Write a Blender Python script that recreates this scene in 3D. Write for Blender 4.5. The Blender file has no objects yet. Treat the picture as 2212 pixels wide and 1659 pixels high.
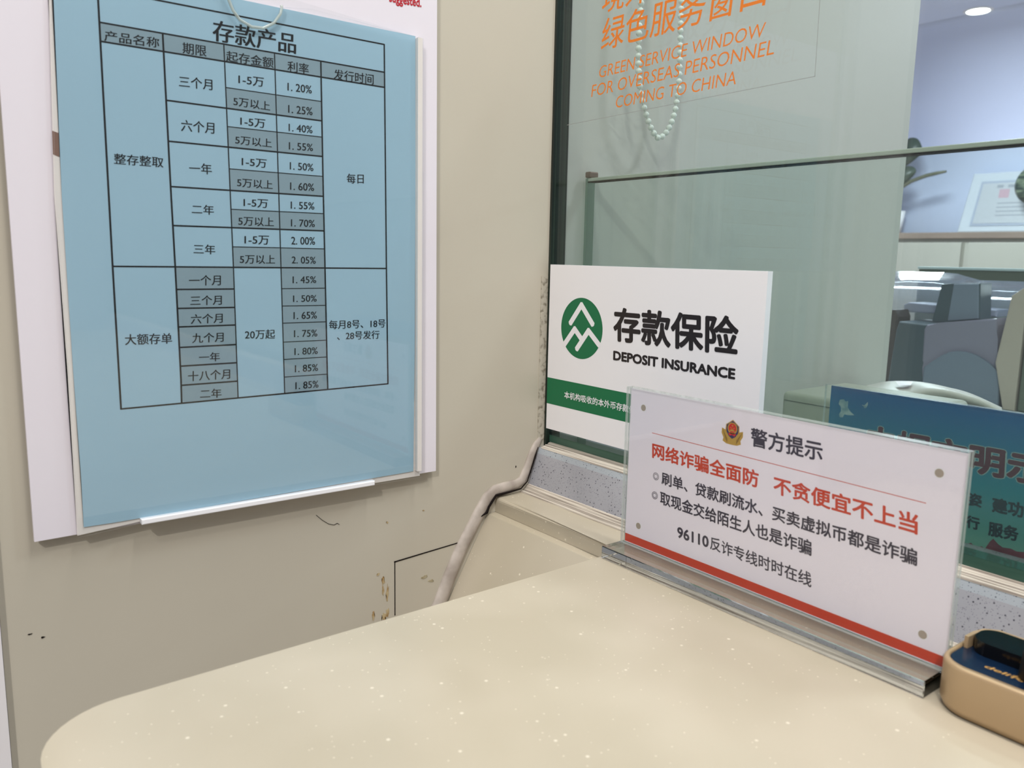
import bpy, bmesh, math, random
from mathutils import Vector, Matrix
from mathutils.geometry import tessellate_polygon

scene = bpy.context.scene
COL = scene.collection
random.seed(7)

# ------------------------------------------------------------------ camera
cam_data = bpy.data.cameras.new('camera')
cam_data.sensor_width = 36.0
cam_data.sensor_fit = 'HORIZONTAL'
cam_data.lens = 1750.09 / 2212 * 36.0
cam_data.clip_start = 0.01
cam_data.dof.use_dof = True
cam_data.dof.focus_distance = 0.62
cam_data.dof.aperture_fstop = 16.0
cam = bpy.data.objects.new('camera', cam_data)
COL.objects.link(cam)
YAW, PITCH, ROLL = math.radians(-52.40778), math.radians(-8.97619), math.radians(1.144865)
fw = Vector((math.sin(YAW) * math.cos(PITCH), math.cos(YAW) * math.cos(PITCH), math.sin(PITCH)))
rt = Vector((math.cos(YAW), -math.sin(YAW), 0.0))
up = rt.cross(fw)
r2 = rt * math.cos(ROLL) + up * math.sin(ROLL)
u2 = up * math.cos(ROLL) - rt * math.sin(ROLL)
mw = Matrix((r2, u2, -fw)).transposed().to_4x4()
mw.translation = Vector((0.5, -0.4225, 1.0))
cam.matrix_world = mw
scene.camera = cam

# ------------------------------------------------------------------ world, lamps, exposure
world = bpy.data.worlds.new('world')
scene.world = world
world.use_nodes = True
bgn = world.node_tree.nodes['Background']
bgn.inputs[0].default_value = (0.93, 0.95, 1.0, 1)
bgn.inputs[1].default_value = 0.30
scene.view_settings.view_transform = 'Standard'
scene.view_settings.look = 'None'
scene.view_settings.gamma = 1.0
scene.view_settings.use_curve_mapping = False
scene.view_settings.exposure = 0.16
scene.cycles.transparent_max_bounces = 40


def lamp(loc, size, power, color=(1, 1, 1), aim=(0, 0, -1), size_y=None):
    l = bpy.data.lights.new('ceiling_lamp', 'AREA')
    l.shape = 'DISK' if size_y is None else 'RECTANGLE'
    l.size = size
    if size_y:
        l.size_y = size_y
    l.energy = power
    l.color = color
    o = bpy.data.objects.new('ceiling_lamp', l)
    o.location = loc
    o.rotation_euler = Vector(aim).to_track_quat('-Z', 'Y').to_euler()
    COL.objects.link(o)
    return o


WARM = (1.0, 0.97, 0.93)
COOL = (0.86, 0.92, 1.0)
lamp((1.55, -1.75, 2.46), 0.10, 34, WARM)
lamp((1.15, -1.45, 2.46), 0.10, 7, WARM)
lamp((1.9, -2.4, 2.46), 0.6, 11, WARM, size_y=1.2)
lamp((0.50, -0.16, 1.95), 0.9, 8.5, WARM, size_y=0.05)      # added unseen strip lamp, brightens the counter and upper wall
lamp((0.9, 0.9, 2.46), 0.3, 12, COOL)
lamp((-0.9, 1.5, 2.46), 1.5, 40, COOL, size_y=0.12)         # long ceiling lamp over the teller desks
lamp((-1.9, 4.2, 2.46), 0.6, 115, COOL, size_y=0.6)
lamp((1.0, 4.2, 2.46), 0.6, 70, COOL, size_y=0.6)

# ------------------------------------------------------------------ materials
MATS = {}


def nt(name):
    m = bpy.data.materials.new(name)
    m.use_nodes = True
    return m, m.node_tree.nodes, m.node_tree.links, m.node_tree.nodes['Principled BSDF']


def pm(name, col, rough=0.5, spec=0.5, metal=0.0, coat=0.0):
    m, N, L, b = nt(name)
    b.inputs['Base Color'].default_value = (*col, 1)
    b.inputs['Roughness'].default_value = rough
    b.inputs['Specular IOR Level'].default_value = spec
    b.inputs['Metallic'].default_value = metal
    b.inputs['Coat Weight'].default_value = coat
    MATS[name] = m
    return m


def S(r, g, b):
    """display sRGB 0-255 to linear"""
    f = lambda c: (c / 255 / 12.92) if c / 255 <= 0.04045 else ((c / 255 + 0.055) / 1.055) ** 2.4
    return (f(r), f(g), f(b))


def noise_mix(name, c1, c2, scale, rough=0.5, lo=0.4, hi=0.6, detail=4, bump=0.0, spec=0.5, stretch=(1, 1, 1)):
    m, N, L, b = nt(name)
    tc = N.new('ShaderNodeTexCoord')
    mp = N.new('ShaderNodeMapping')
    mp.inputs['Scale'].default_value = stretch
    nz = N.new('ShaderNodeTexNoise')
    nz.inputs['Scale'].default_value = scale
    nz.inputs['Detail'].default_value = detail
    rp = N.new('ShaderNodeValToRGB')
    rp.color_ramp.elements[0].position = lo
    rp.color_ramp.elements[1].position = hi
    rp.color_ramp.elements[0].color = (*c1, 1)
    rp.color_ramp.elements[1].color = (*c2, 1)
    L.new(tc.outputs['Object'], mp.inputs['Vector'])
    L.new(mp.outputs['Vector'], nz.inputs['Vector'])
    L.new(nz.outputs['Fac'], rp.inputs['Fac'])
    L.new(rp.outputs['Color'], b.inputs['Base Color'])
    b.inputs['Roughness'].default_value = rough
    b.inputs['Specular IOR Level'].default_value = spec
    if bump:
        bp = N.new('ShaderNodeBump')
        bp.inputs['Strength'].default_value = bump
        bp.inputs['Distance'].default_value = 0.001
        L.new(nz.outputs['Fac'], bp.inputs['Height'])
        L.new(bp.outputs['Normal'], b.inputs['Normal'])
    MATS[name] = m
    return m


def specks(name, base, base2, fleck, scale, size, rough=0.35, amount=0.35, spec=0.5, size2=None, fleck2=None):
    """solid-surface stone: a mottled base with small flecks"""
    m, N, L, b = nt(name)
    tc = N.new('ShaderNodeTexCoord')
    nz = N.new('ShaderNodeTexNoise')
    nz.inputs['Scale'].default_value = 14
    L.new(tc.outputs['Object'], nz.inputs['Vector'])
    rp = N.new('ShaderNodeValToRGB')
    rp.color_ramp.elements[0].position = 0.35
    rp.color_ramp.elements[1].position = 0.7
    rp.color_ramp.elements[0].color = (*base, 1)
    rp.color_ramp.elements[1].color = (*base2, 1)
    L.new(nz.outputs['Fac'], rp.inputs['Fac'])
    prev = rp.outputs['Color']
    for sc, sz, am, fc in ((scale, size, amount, fleck), (scale * 2.3, size * 1.05, amount * 1.1, fleck2 or fleck)):
        vo = N.new('ShaderNodeTexVoronoi')
        vo.inputs['Scale'].default_value = sc
        L.new(tc.outputs['Object'], vo.inputs['Vector'])
        lt = N.new('ShaderNodeMapRange')
        lt.inputs['From Min'].default_value = sz
        lt.inputs['From Max'].default_value = sz * 0.6
        L.new(vo.outputs['Distance'], lt.inputs['Value'])
        sp = N.new('ShaderNodeSeparateColor')
        L.new(vo.outputs['Color'], sp.inputs['Color'])
        pick = N.new('ShaderNodeMath')
        pick.operation = 'LESS_THAN'
        pick.inputs[1].default_value = am
        L.new(sp.outputs[0], pick.inputs[0])
        mu = N.new('ShaderNodeMath')
        mu.operation = 'MULTIPLY'
        L.new(pick.outputs[0], mu.inputs[0])
        L.new(lt.outputs['Result'], mu.inputs[1])
        mx = N.new('ShaderNodeMix')
        mx.data_type = 'RGBA'
        L.new(mu.outputs[0], mx.inputs['Factor'])
        L.new(prev, mx.inputs['A'])
        mx.inputs['B'].default_value = (*fc, 1)
        prev = mx.outputs['Result']
    L.new(prev, b.inputs['Base Color'])
    b.inputs['Roughness'].default_value = rough
    b.inputs['Specular IOR Level'].default_value = spec
    MATS[name] = m
    return m


def sheet_glass(name, tint, f0=0.04, rough=0.0, haze=0.0, haze_col=(0.8, 0.85, 0.85)):
    """flat pane: passes light straight through, mirrors by angle"""
    m = bpy.data.materials.new(name)
    m.use_nodes = True
    N, L = m.node_tree.nodes, m.node_tree.links
    N.clear()
    out = N.new('ShaderNodeOutputMaterial')
    tr = N.new('ShaderNodeBsdfTransparent')
    tr.inputs['Color'].default_value = (*tint, 1)
    gl = N.new('ShaderNodeBsdfGlossy')
    gl.inputs['Roughness'].default_value = rough
    lw = N.new('ShaderNodeLayerWeight')
    lw.inputs['Blend'].default_value = 0.5
    pw = N.new('ShaderNodeMath')
    pw.operation = 'POWER'
    pw.inputs[1].default_value = 5.0
    L.new(lw.outputs['Facing'], pw.inputs[0])
    ma = N.new('ShaderNodeMath')
    ma.operation = 'MULTIPLY_ADD'
    ma.inputs[1].default_value = 1 - f0
    ma.inputs[2].default_value = f0
    L.new(pw.outputs[0], ma.inputs[0])
    body = tr.outputs[0]
    if haze:
        df = N.new('ShaderNodeBsdfDiffuse')
        df.inputs['Color'].default_value = (*haze_col, 1)
        mh = N.new('ShaderNodeMixShader')
        mh.inputs[0].default_value = haze
        L.new(tr.outputs[0], mh.inputs[1])
        L.new(df.outputs[0], mh.inputs[2])
        body = mh.outputs[0]
    mx = N.new('ShaderNodeMixShader')
    L.new(ma.outputs[0], mx.inputs[0])
    L.new(body, mx.inputs[1])
    L.new(gl.outputs[0], mx.inputs[2])
    L.new(mx.outputs[0], out.inputs['Surface'])
    MATS[name] = m
    return m


def solid_glass(name, col, ior=1.49):
    m = bpy.data.materials.new(name)
    m.use_nodes = True
    N, L = m.node_tree.nodes, m.node_tree.links
    N.clear()
    out = N.new('ShaderNodeOutputMaterial')
    g = N.new('ShaderNodeBsdfGlass')
    g.inputs['Color'].default_value = (*col, 1)
    g.inputs['IOR'].default_value = ior
    g.inputs['Roughness'].default_value = 0.0
    L.new(g.outputs[0], out.inputs['Surface'])
    MATS[name] = m
    return m


wall_mat = noise_mix('beige_laminate', S(184, 177, 162), S(191, 184, 169), 3.0, rough=0.38, lo=0.3, hi=0.7, spec=0.35)
wall_white = pm('partition_white_paint', S(196, 194, 188), 0.45)
white_paint = pm('white_paint', S(226, 222, 224), 0.4)
cool_paint = pm('cool_white_wall_paint', S(205, 212, 236), 0.7)
ceil_paint = pm('ceiling_paint', S(190, 186, 196), 0.8)
floor_mat = noise_mix('floor_tile', S(150, 140, 128), S(168, 158, 146), 2.0, rough=0.4)
board_white = pm('white_board_plastic', S(222, 216, 224), 0.35)
holder_mat = pm('frosted_holder_plastic', S(226, 220, 216), 0.3)
paper_blue = noise_mix('blue_paper', S(151, 184, 203), S(156, 189, 208), 5.0, rough=0.5, lo=0.3, hi=0.7, spec=0.3)
cell_grey = pm('grey_print_on_blue', S(132, 155, 167), 0.5, 0.3)
ink = pm('black_ink', S(12, 12, 16), 0.5, 0.3)
foam_white = pm('white_foam_tape', S(238, 238, 242), 0.5)
red_ink = pm('red_ink', S(178, 30, 44), 0.4)
brown_print = pm('brown_print', S(122, 92, 78), 0.5)
sign_white = pm('sign_white_film', S(240, 238, 241), 0.3)
pvc_edge = pm('white_pvc_edge', S(222, 228, 234), 0.6)
sign_green = pm('sign_green_film', S(0, 108, 66), 0.3)
sign_black = pm('sign_black_film', S(30, 20, 22), 0.3)
paper_pink = pm('white_glossy_paper', S(241, 233, 243), 0.3)
ink_red = pm('orange_red_ink', S(206, 62, 34), 0.4)
ink_navy = pm('dark_navy_ink', S(42, 34, 58), 0.4)
hole_mat = pm('beige_hole_plug', S(170, 156, 142), 0.5)
gold = pm('emblem_gold', S(186, 148, 62), 0.35)
gold_dark = pm('emblem_dark_gold', S(132, 98, 36), 0.4)
emblem_navy = pm('emblem_navy', S(40, 34, 92), 0.4)
emblem_red = pm('emblem_red', S(206, 30, 36), 0.4)
orange_film = pm('orange_vinyl', S(228, 124, 30), 0.35)
film_line = pm('film_edge', S(150, 152, 150), 0.4)
counter_mat = specks('beige_solid_surface', S(182, 172, 152), S(192, 182, 163), S(220, 211, 193), 130, 0.13, rough=0.3, amount=0.3)
stone_mat = specks('grey_terrazzo', S(150, 150, 156), S(170, 170, 176), S(50, 50, 62), 520, 0.28, rough=0.45, amount=0.45, fleck2=S(96, 98, 108))
stone_top = specks('grey_terrazzo_edge', S(152, 158, 164), S(170, 176, 182), S(70, 74, 84), 520, 0.26, rough=0.4, amount=0.35)
caulk_mat = noise_mix('old_sealant', S(152, 141, 132), S(190, 180, 171), 60, rough=0.6, lo=0.3, hi=0.65, bump=0.4)
caulk_strip = noise_mix('banded_sealant_strip', S(122, 110, 100), S(206, 197, 184), 800, rough=0.6, lo=0.36, hi=0.56, bump=0.3, stretch=(0.015, 1, 1))  # pale and dark bands along the strip draw its ribs
crack_mat = pm('dark_gap', S(26, 20, 18), 0.9, 0.1)
seal_green = noise_mix('dark_green_glass_edge', S(16, 26, 22), S(40, 54, 44), 12, rough=0.3, stretch=(1, 40, 0.2))
channel_green = noise_mix('green_glass_channel', S(46, 78, 64), S(72, 106, 92), 14, rough=0.2, stretch=(0.3, 1, 6))
grime = noise_mix('old_glue_residue', S(132, 124, 108), S(184, 177, 162), 260, rough=0.7, lo=0.34, hi=0.5, bump=0.4)
stain_mat = noise_mix('brown_scuff', S(152, 116, 62), S(182, 164, 128), 160, rough=0.6, lo=0.35, hi=0.6)
smear_mat = noise_mix('grey_smear', S(146, 134, 106), S(178, 168, 142), 160, rough=0.6, lo=0.35, hi=0.6)
bead_mat = pm('white_bead', S(226, 232, 226), 0.25)
metal_dull = pm('dull_metal', S(128, 110, 100), 0.4, 0.5, 0.6)
pane_mat = sheet_glass('window_glass', (0.90, 0.935, 0.92), 0.045)
pane_inner = sheet_glass('inner_glass', (0.905, 0.94, 0.925), 0.045)
pane_edge = pm('green_glass_edge', S(176, 184, 172), 0.25)
clear_sheet = sheet_glass('clear_plastic_sheet', (0.985, 0.99, 0.99), 0.04, rough=0.03)
acryl_sheet = sheet_glass('clear_acrylic_sheet', (0.975, 0.98, 0.98), 0.03, rough=0.01)
acryl_edge = sheet_glass('acrylic_cut_edge', (0.82, 0.86, 0.85), 0.06, rough=0.15, haze=0.45, haze_col=S(214, 222, 216))
acryl_solid = solid_glass('solid_acrylic', (0.97, 0.98, 0.98))
deli_gold = pm('champagne_gold_plastic', S(178, 152, 118), 0.38, 0.5, 0.25)
deli_navy = pm('navy_gloss_plastic', S(12, 32, 56), 0.22, 0.5, 0, 0.15)
black_gloss = pm('black_gloss_plastic', S(6, 6, 9), 0.16, 0.4, 0, 0.1)
black_matt = pm('black_soft_plastic', S(10, 9, 10), 0.6)
gold_text = pm('gold_print', S(196, 150, 80), 0.3)
cream_plastic = pm('cream_device_plastic', S(198, 192, 186), 0.45)
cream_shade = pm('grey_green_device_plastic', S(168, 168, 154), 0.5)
dark_open = pm('dark_slot', S(62, 68, 62), 0.7)
pink_label = pm('pale_label_paper', S(240, 228, 236), 0.5)
grey_plastic = pm('blue_grey_device_plastic', S(120, 131, 150), 0.4)
grey_dark = pm('dark_teal_device_plastic', S(66, 82, 92), 0.4)
mauve_plastic = pm('grey_device_face', S(138, 134, 154), 0.35)
dark_brown = pm('black_brown_plastic', S(44, 34, 38), 0.5)
beige_plastic = pm('beige_device_plastic', S(186, 172, 160), 0.5)
cover_mat = sheet_glass('smoky_clear_cover', (0.90, 0.91, 0.94), 0.06, rough=0.05, haze=0.22, haze_col=S(176, 184, 206))
wood_brown = noise_mix('brown_wood_ledge', S(122, 104, 94), S(140, 120, 108), 8, rough=0.5, stretch=(0.2, 1, 1))
cabinet_mat = pm('pale_cabinet_panel', S(166, 161, 152), 0.5)
cabinet_gap = pm('cabinet_gap', S(130, 126, 116), 0.7)
leaf_mat = noise_mix('dark_green_leaf', S(36, 50, 42), S(50, 64, 54), 6, rough=0.4)
leaf_stem = pm('brown_green_stem', S(84, 84, 66), 0.5)
gourd_mat = noise_mix('striped_green_leaf', S(36, 50, 44), S(116, 126, 104), 7, rough=0.35, lo=0.45, hi=0.6, stretch=(1, 1, 4))
cert_white = pm('certificate_mount', S(184, 188, 196), 0.2)
cert_paper = pm('certificate_paper', S(168, 170, 176), 0.4)
cert_frame = pm('certificate_border', S(150, 156, 172), 0.4)
cert_ink = pm('certificate_grey_print', S(136, 138, 148), 0.5)
cert_red = pm('certificate_pale_red_print', S(172, 140, 152), 0.5)
rail_top = pm('pale_lit_rail', S(206, 220, 224), 0.4)  # the lit top edge is put into this pale colour
rail_dark = pm('olive_rail', S(96, 104, 92), 0.6)  # on the desk screen this dark tone stands in for shade
desk_mat = pm('pale_desk_laminate', S(190, 200, 192), 0.4)
trans_blue = pm('outline_pale', S(190, 214, 210), 0.5)
maroon = pm('maroon_print', S(122, 54, 70), 0.45)
dark_teal = pm('dark_teal_print', S(36, 60, 70), 0.45)
sky_red = noise_mix('dark_red_skyline_print', S(120, 36, 56), S(150, 60, 78), 60, rough=0.5)
dove_mat = noise_mix('white_dove_print', S(150, 186, 196), S(214, 228, 230), 180, rough=0.5)

lamp_glow = bpy.data.materials.new('lamp_diffuser')
lamp_glow.use_nodes = True
_b = lamp_glow.node_tree.nodes['Principled BSDF']
_b.inputs['Emission Color'].default_value = (0.95, 1.0, 0.98, 1)
_b.inputs['Emission Strength'].default_value = 6.0

# printed sky on the blue sign: top blue to lower green-grey, part of its artwork
blue_print, _N, _L, _b = nt('blue_sky_print')
_tc = _N.new('ShaderNodeTexCoord')
_sx = _N.new('ShaderNodeSeparateXYZ')
_mr = _N.new('ShaderNodeMapRange')
_mr.inputs['From Min'].default_value = 0.845
_mr.inputs['From Max'].default_value = 0.922
_rp = _N.new('ShaderNodeValToRGB')
_rp.color_ramp.elements[0].color = (*S(130, 190, 170), 1)
_rp.color_ramp.elements[1].color = (*S(8, 112, 182), 1)
_e = _rp.color_ramp.elements.new(0.45)
_e.color = (*S(48, 164, 182), 1)
_L.new(_tc.outputs['Object'], _sx.inputs[0])
_L.new(_sx.outputs['Z'], _mr.inputs['Value'])
_L.new(_mr.outputs['Result'], _rp.inputs['Fac'])
_L.new(_rp.outputs['Color'], _b.inputs['Base Color'])
_b.inputs['Roughness'].default_value = 0.4


# ------------------------------------------------------------------ helpers
def put(name, me, mat=None, parent=None):
    o = bpy.data.objects.new(name, me)
    COL.objects.link(o)
    for m in ([mat] if mat is not None and not isinstance(mat, (list, tuple)) else (mat or [])):
        me.materials.append(m)
    if parent is not None:
        o.parent = parent
        o.matrix_parent_inverse = parent.matrix_world.inverted()
    return o


def raw(name, verts, faces, mat, parent=None, smooth=False):
    me = bpy.data.meshes.new(name)
    me.from_pydata([tuple(v) for v in verts], [], faces)
    me.validate()
    if smooth:
        for p in me.polygons:
            p.use_smooth = True
    return put(name, me, mat, parent)


def frombm(name, bm, mat, parent=None, smooth=False):
    bmesh.ops.recalc_face_normals(bm, faces=bm.faces[:])
    me = bpy.data.meshes.new(name)
    bm.to_mesh(me)
    bm.free()
    if smooth:
        for p in me.polygons:
            p.use_smooth = True
    return put(name, me, mat, parent)


def thing(name, label, cat, loc, group=None):
    o = bpy.data.objects.new(name, None)
    o.empty_display_size = 0.02
    COL.objects.link(o)
    o.location = loc
    o['label'] = label
    o['category'] = cat
    if group:
        o['group'] = group
    bpy.context.view_layer.update()
    return o


def tag(o, label, cat, group=None):
    o['label'] = label
    o['category'] = cat
    if group:
        o['group'] = group
    return o


def struct(o, label):
    o['kind'] = 'structure'
    o['label'] = label
    o['category'] = o.name.split('_')[0]
    return o


def bm_box(bm, lo, hi, bev=0.0, seg=2):
    r = bmesh.ops.create_cube(bm, size=1.0)
    vs = r['verts']
    for v in vs:
        v.co = Vector(((lo[i] + hi[i]) / 2 + v.co[i] * (hi[i] - lo[i]) for i in range(3)))
    if bev:
        es = list({e for v in vs for e in v.link_edges})
        bmesh.ops.bevel(bm, geom=es, offset=bev, segments=seg, affect='EDGES', profile=0.5)
    return bm


def box(name, lo, hi, mat, parent=None, bev=0.0, seg=2):
    return frombm(name, bm_box(bmesh.new(), lo, hi, bev, seg), mat, parent)


def prism(name, outline, to3, d0, d1, mat, parent=None, bev=0.0, seg=2, smooth=False):
    """outline in a plane, extruded between depths d0 and d1; to3(u, v, d) gives the point"""
    bm = bmesh.new()
    a = [bm.verts.new(to3(u, v, d0)) for u, v in outline]
    b = [bm.verts.new(to3(u, v, d1)) for u, v in outline]
    n = len(outline)
    fa = bm.faces.new(a)
    fb = bm.faces.new(b[::-1])
    for i in range(n):
        bm.faces.new((a[i], b[i], b[(i + 1) % n], a[(i + 1) % n]))
    if bev:
        es = [e for e in fb.edges]
        bmesh.ops.bevel(bm, geom=es, offset=bev, segments=seg, affect='EDGES', profile=0.5)
    bmesh.ops.triangulate(bm, faces=[f for f in bm.faces if len(f.verts) > 4])
    return frombm(name, bm, mat, parent, smooth)


def tube(name, pts, rad, mat, parent=None, seg=10, squash=None):
    """round tube along points; rad a number or one per point"""
    rads = rad if isinstance(rad, (list, tuple)) else [rad] * len(pts)
    P = [Vector(p) for p in pts]
    bm = bmesh.new()
    rings = []
    side = None
    for i, p in enumerate(P):
        t = (P[min(i + 1, len(P) - 1)] - P[max(i - 1, 0)]).normalized()
        if side is None:
            side = t.cross(Vector((0.31, 0.52, 0.79))).normalized()
        side = (side - t * side.dot(t)).normalized()
        o = t.cross(side)
        ring = []
        for k in range(seg):
            a = 2 * math.pi * k / seg
            off = (side * math.cos(a) + o * math.sin(a)) * rads[i]
            if squash:
                off = Vector((off.x * squash[0], off.y * squash[1], off.z * squash[2]))
            ring.append(bm.verts.new(p + off))
        rings.append(ring)
    for r, q in zip(rings, rings[1:]):
        for k in range(seg):
            bm.faces.new((r[k], r[(k + 1) % seg], q[(k + 1) % seg], q[k]))
    bm.faces.new(rings[0])
    bm.faces.new(rings[-1][::-1])
    return frombm(name, bm, mat, parent, True)


def XP(off=0.0):
    """plane facing +x, mm coordinates (y, z); depth in metres"""
    return lambda u, v, d=0.0: (off + d, u / 1000, v / 1000)


def YP(off=0.0):
    """plane facing -y, mm coordinates (x, z); depth d towards the viewer"""
    return lambda u, v, d=0.0: (u / 1000, off - d, v / 1000)


def flat(name, polys, to3, d, mat, parent=None, lift=False):
    verts, faces = [], []
    for k, p in enumerate(polys):
        n = len(verts)
        verts += [to3(u, v, d + (k * 2e-6 if lift else 0)) for u, v in p]
        faces.append(list(range(n, n + len(p))))
    tris = []
    for p, f in zip(polys, faces):
        for t in tessellate_polygon([[Vector((u, v, 0)) for u, v in p]]):
            a, b, c = (Vector(p[i]) for i in t)
            ccw = (b.x - a.x) * (c.y - a.y) - (b.y - a.y) * (c.x - a.x) > 0
            tris.append([f[i] for i in (t if ccw else t[::-1])])
    me = bpy.data.meshes.new(name)
    me.from_pydata(verts, [], tris)
    return put(name, me, mat, parent)


def ribbon(pl, w):
    """strip quads of width w along a 2D polyline"""
    out = []
    for (a, b), (c, d) in zip(pl, pl[1:]):
        dx, dy = c - a, d - b
        l = math.hypot(dx, dy)
        nx, ny = -dy / l * w / 2, dx / l * w / 2
        ex, ey = dx / l * w * 0.3, dy / l * w * 0.3
        out.append([(a - nx - ex, b - ny - ey), (c - nx + ex, d - ny + ey), (c + nx + ex, d + ny + ey), (a + nx - ex, b + ny - ey)])
    return out


def disc2(cx, cy, rx, ry, n=28):
    return [(cx + rx * math.cos(2 * math.pi * k / n), cy + ry * math.sin(2 * math.pi * k / n)) for k in range(n)]


def ring2(cx, cy, rx, ry, w, n=32):
    out = []
    for k in range(n):
        a, b = 2 * math.pi * k / n, 2 * math.pi * (k + 1) / n
        out.append([(cx + rx * math.cos(a), cy + ry * math.sin(a)), (cx + rx * math.cos(b), cy + ry * math.sin(b)),
                    (cx + (rx - w) * math.cos(b), cy + (ry - w) * math.sin(b)), (cx + (rx - w) * math.cos(a), cy + (ry - w) * math.sin(a))])
    return out


# stroke weight of each kind of lettering: outline offset, sideways doubling, thickening radius
STYLE = {0: (-0.002, 0.026, 0), 1: (0.0, 0.04, 0), 2: (0, 0, 0.03), 3: (0, 0, 0.03), 4: (0, 0, 0.021), 5: (0, 0, 0.014), 6: (0, 0, 0.004), 7: (-0.004, 0, 0), 8: (0, 0, 0.04), 9: (0, 0, 0.066), 10: (0, 0, 0.045), 11: (0, 0, 0.025)}


def glyphs(body, style):
    """the outline mesh of a line of lettering in its own plane"""
    off, dup, thick = STYLE[style]
    cu = bpy.data.curves.new('lettering', 'FONT')
    cu.body = body
    cu.size = 1.0
    cu.offset = off
    cu.resolution_u = 3
    ob = bpy.data.objects.new('lettering', cu)
    COL.objects.link(ob)
    me = bpy.data.meshes.new_from_object(ob.evaluated_get(bpy.context.evaluated_depsgraph_get()))
    V = [(v.co.x, v.co.y) for v in me.vertices]
    F = [list(p.vertices) for p in me.polygons]
    bpy.data.objects.remove(ob)
    bpy.data.curves.remove(cu)
    bpy.data.meshes.remove(me)
    shifts = [(0, 0)]
    if dup:
        shifts.append((dup, 0))
    if thick:
        shifts += [(thick * math.cos(math.pi * k / 4), thick * math.sin(math.pi * k / 4)) for k in range(8)]
    V2, F2 = [], []
    for k, (sx, sy) in enumerate(shifts):      # each pass of ink lies 0.01 mm above the last
        n = len(V2)
        V2 += [(x + sx, y + sy, k * 1e-5) for x, y in V]
        F2 += [[i + n for i in f] for f in F]
    return V2, F2


def lettering(name, items, to3, d, mat, parent=None, grow=0):
    verts, faces = [], []
    for s, ax, ay, bx, by, cx, cy, st in items:
        V, F = glyphs(s.replace('.', '. ') if ('%' in s) else s, st)
        x0, x1 = min(v[0] for v in V), max(v[0] for v in V)
        y0, y1 = min(v[1] for v in V), max(v[1] for v in V)
        if grow:
            V, F = glyphs(s, 9)
        n = len(verts)
        for x, y, lift in V:
            a, b = (x - x0) / (x1 - x0), (y - y0) / (y1 - y0)
            verts.append(to3(ax + (bx - ax) * a + (cx - ax) * b, ay + (by - ay) * a + (cy - ay) * b, d + lift))
        faces += [[i + n for i in f] for f in F]
    me = bpy.data.meshes.new(name)
    me.from_pydata(verts, [], faces)
    return put(name, me, mat, parent)


# ------------------------------------------------------------------ measured layout, millimetres in each sign's own plane
P_TITLE = [('存款产品', -264.52, 1117.63, -214.69, 1118.23, -264.09, 1129.17, 1)]
P_HEAD = [('产品名称', -321.21, 1108.17, -293.6, 1108.92, -320.92, 1113.55, 0), ('期限', -281.4, 1108.19, -268.23, 1108.4, -281.15, 1114.12, 0), ('起存金额', -257.14, 1107.72, -228.97, 1108.08, -256.94, 1113.59, 0), ('利率', -220.35, 1107.5, -206.74, 1107.59, -220.2, 1113.65, 0), ('发行时间', -190.19, 1106.93, -162.38, 1107.69, -190.09, 1113.31, 0)]
P_RED = [('suggested.', -149.29, 1159.61, -124.92, 1160.81, -149.26, 1167.22, 3)]
P_VLINES = [[(-323.01, 1133.81), (-323.01, 1128.11), (-323.29, 990.03), (-323.11, 910.19)], [(-291.45, 1117.0), (-290.89, 1035.73), (-290.33, 990.14), (-289.91, 924.45), (-290.14, 910.37)], [(-258.15, 1116.76), (-257.33, 1032.64), (-256.92, 990.13), (-256.74, 910.67)], [(-228.18, 1116.37), (-227.67, 1037.2), (-227.41, 990.35), (-227.05, 921.1), (-227.01, 910.66)], [(-198.69, 1116.21), (-198.48, 1041.91), (-198.12, 990.57), (-197.69, 921.97), (-197.55, 910.86)], [(-154.49, 1133.73), (-153.62, 989.98), (-152.82, 910.98)]]
P_THICK = [[(-322.7, 1133.87), (-293.65, 1133.82), (-154.49, 1133.73)], [(-322.95, 1117.12), (-154.58, 1116.54)], [(-323.02, 1107.63), (-154.63, 1107.13)], [(-291.06, 1081.79), (-198.72, 1081.11)], [(-290.68, 1059.79), (-198.64, 1059.51)], [(-290.52, 1034.99), (-198.76, 1035.02)], [(-290.29, 1013.32), (-198.52, 1013.48)], [(-323.24, 990.03), (-153.62, 989.98)], [(-323.11, 910.19), (-152.82, 910.98)], [(-290.05, 977.1), (-256.8, 977.08)], [(-290.08, 966.17), (-256.81, 966.04)], [(-290.0, 955.42), (-256.8, 955.4)], [(-289.94, 943.43), (-256.89, 943.48)], [(-289.86, 932.41), (-256.7, 932.33)], [(-289.8, 921.03), (-256.68, 920.95)]]
P_THIN = [[(-257.63, 1093.09), (-198.97, 1092.74)], [(-257.38, 1071.31), (-198.89, 1071.3)], [(-257.23, 1047.38), (-198.7, 1047.31)], [(-256.94, 1024.09), (-198.8, 1024.29)], [(-256.78, 1002.17), (-198.24, 1002.17)], [(-227.3, 977.06), (-198.04, 977.17)], [(-227.12, 966.25), (-197.91, 966.08)], [(-227.1, 955.51), (-197.77, 955.42)], [(-227.1, 943.54), (-197.65, 943.42)], [(-227.07, 932.51), (-197.52, 932.37)], [(-227.05, 921.28), (-197.38, 921.02)]]
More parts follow.
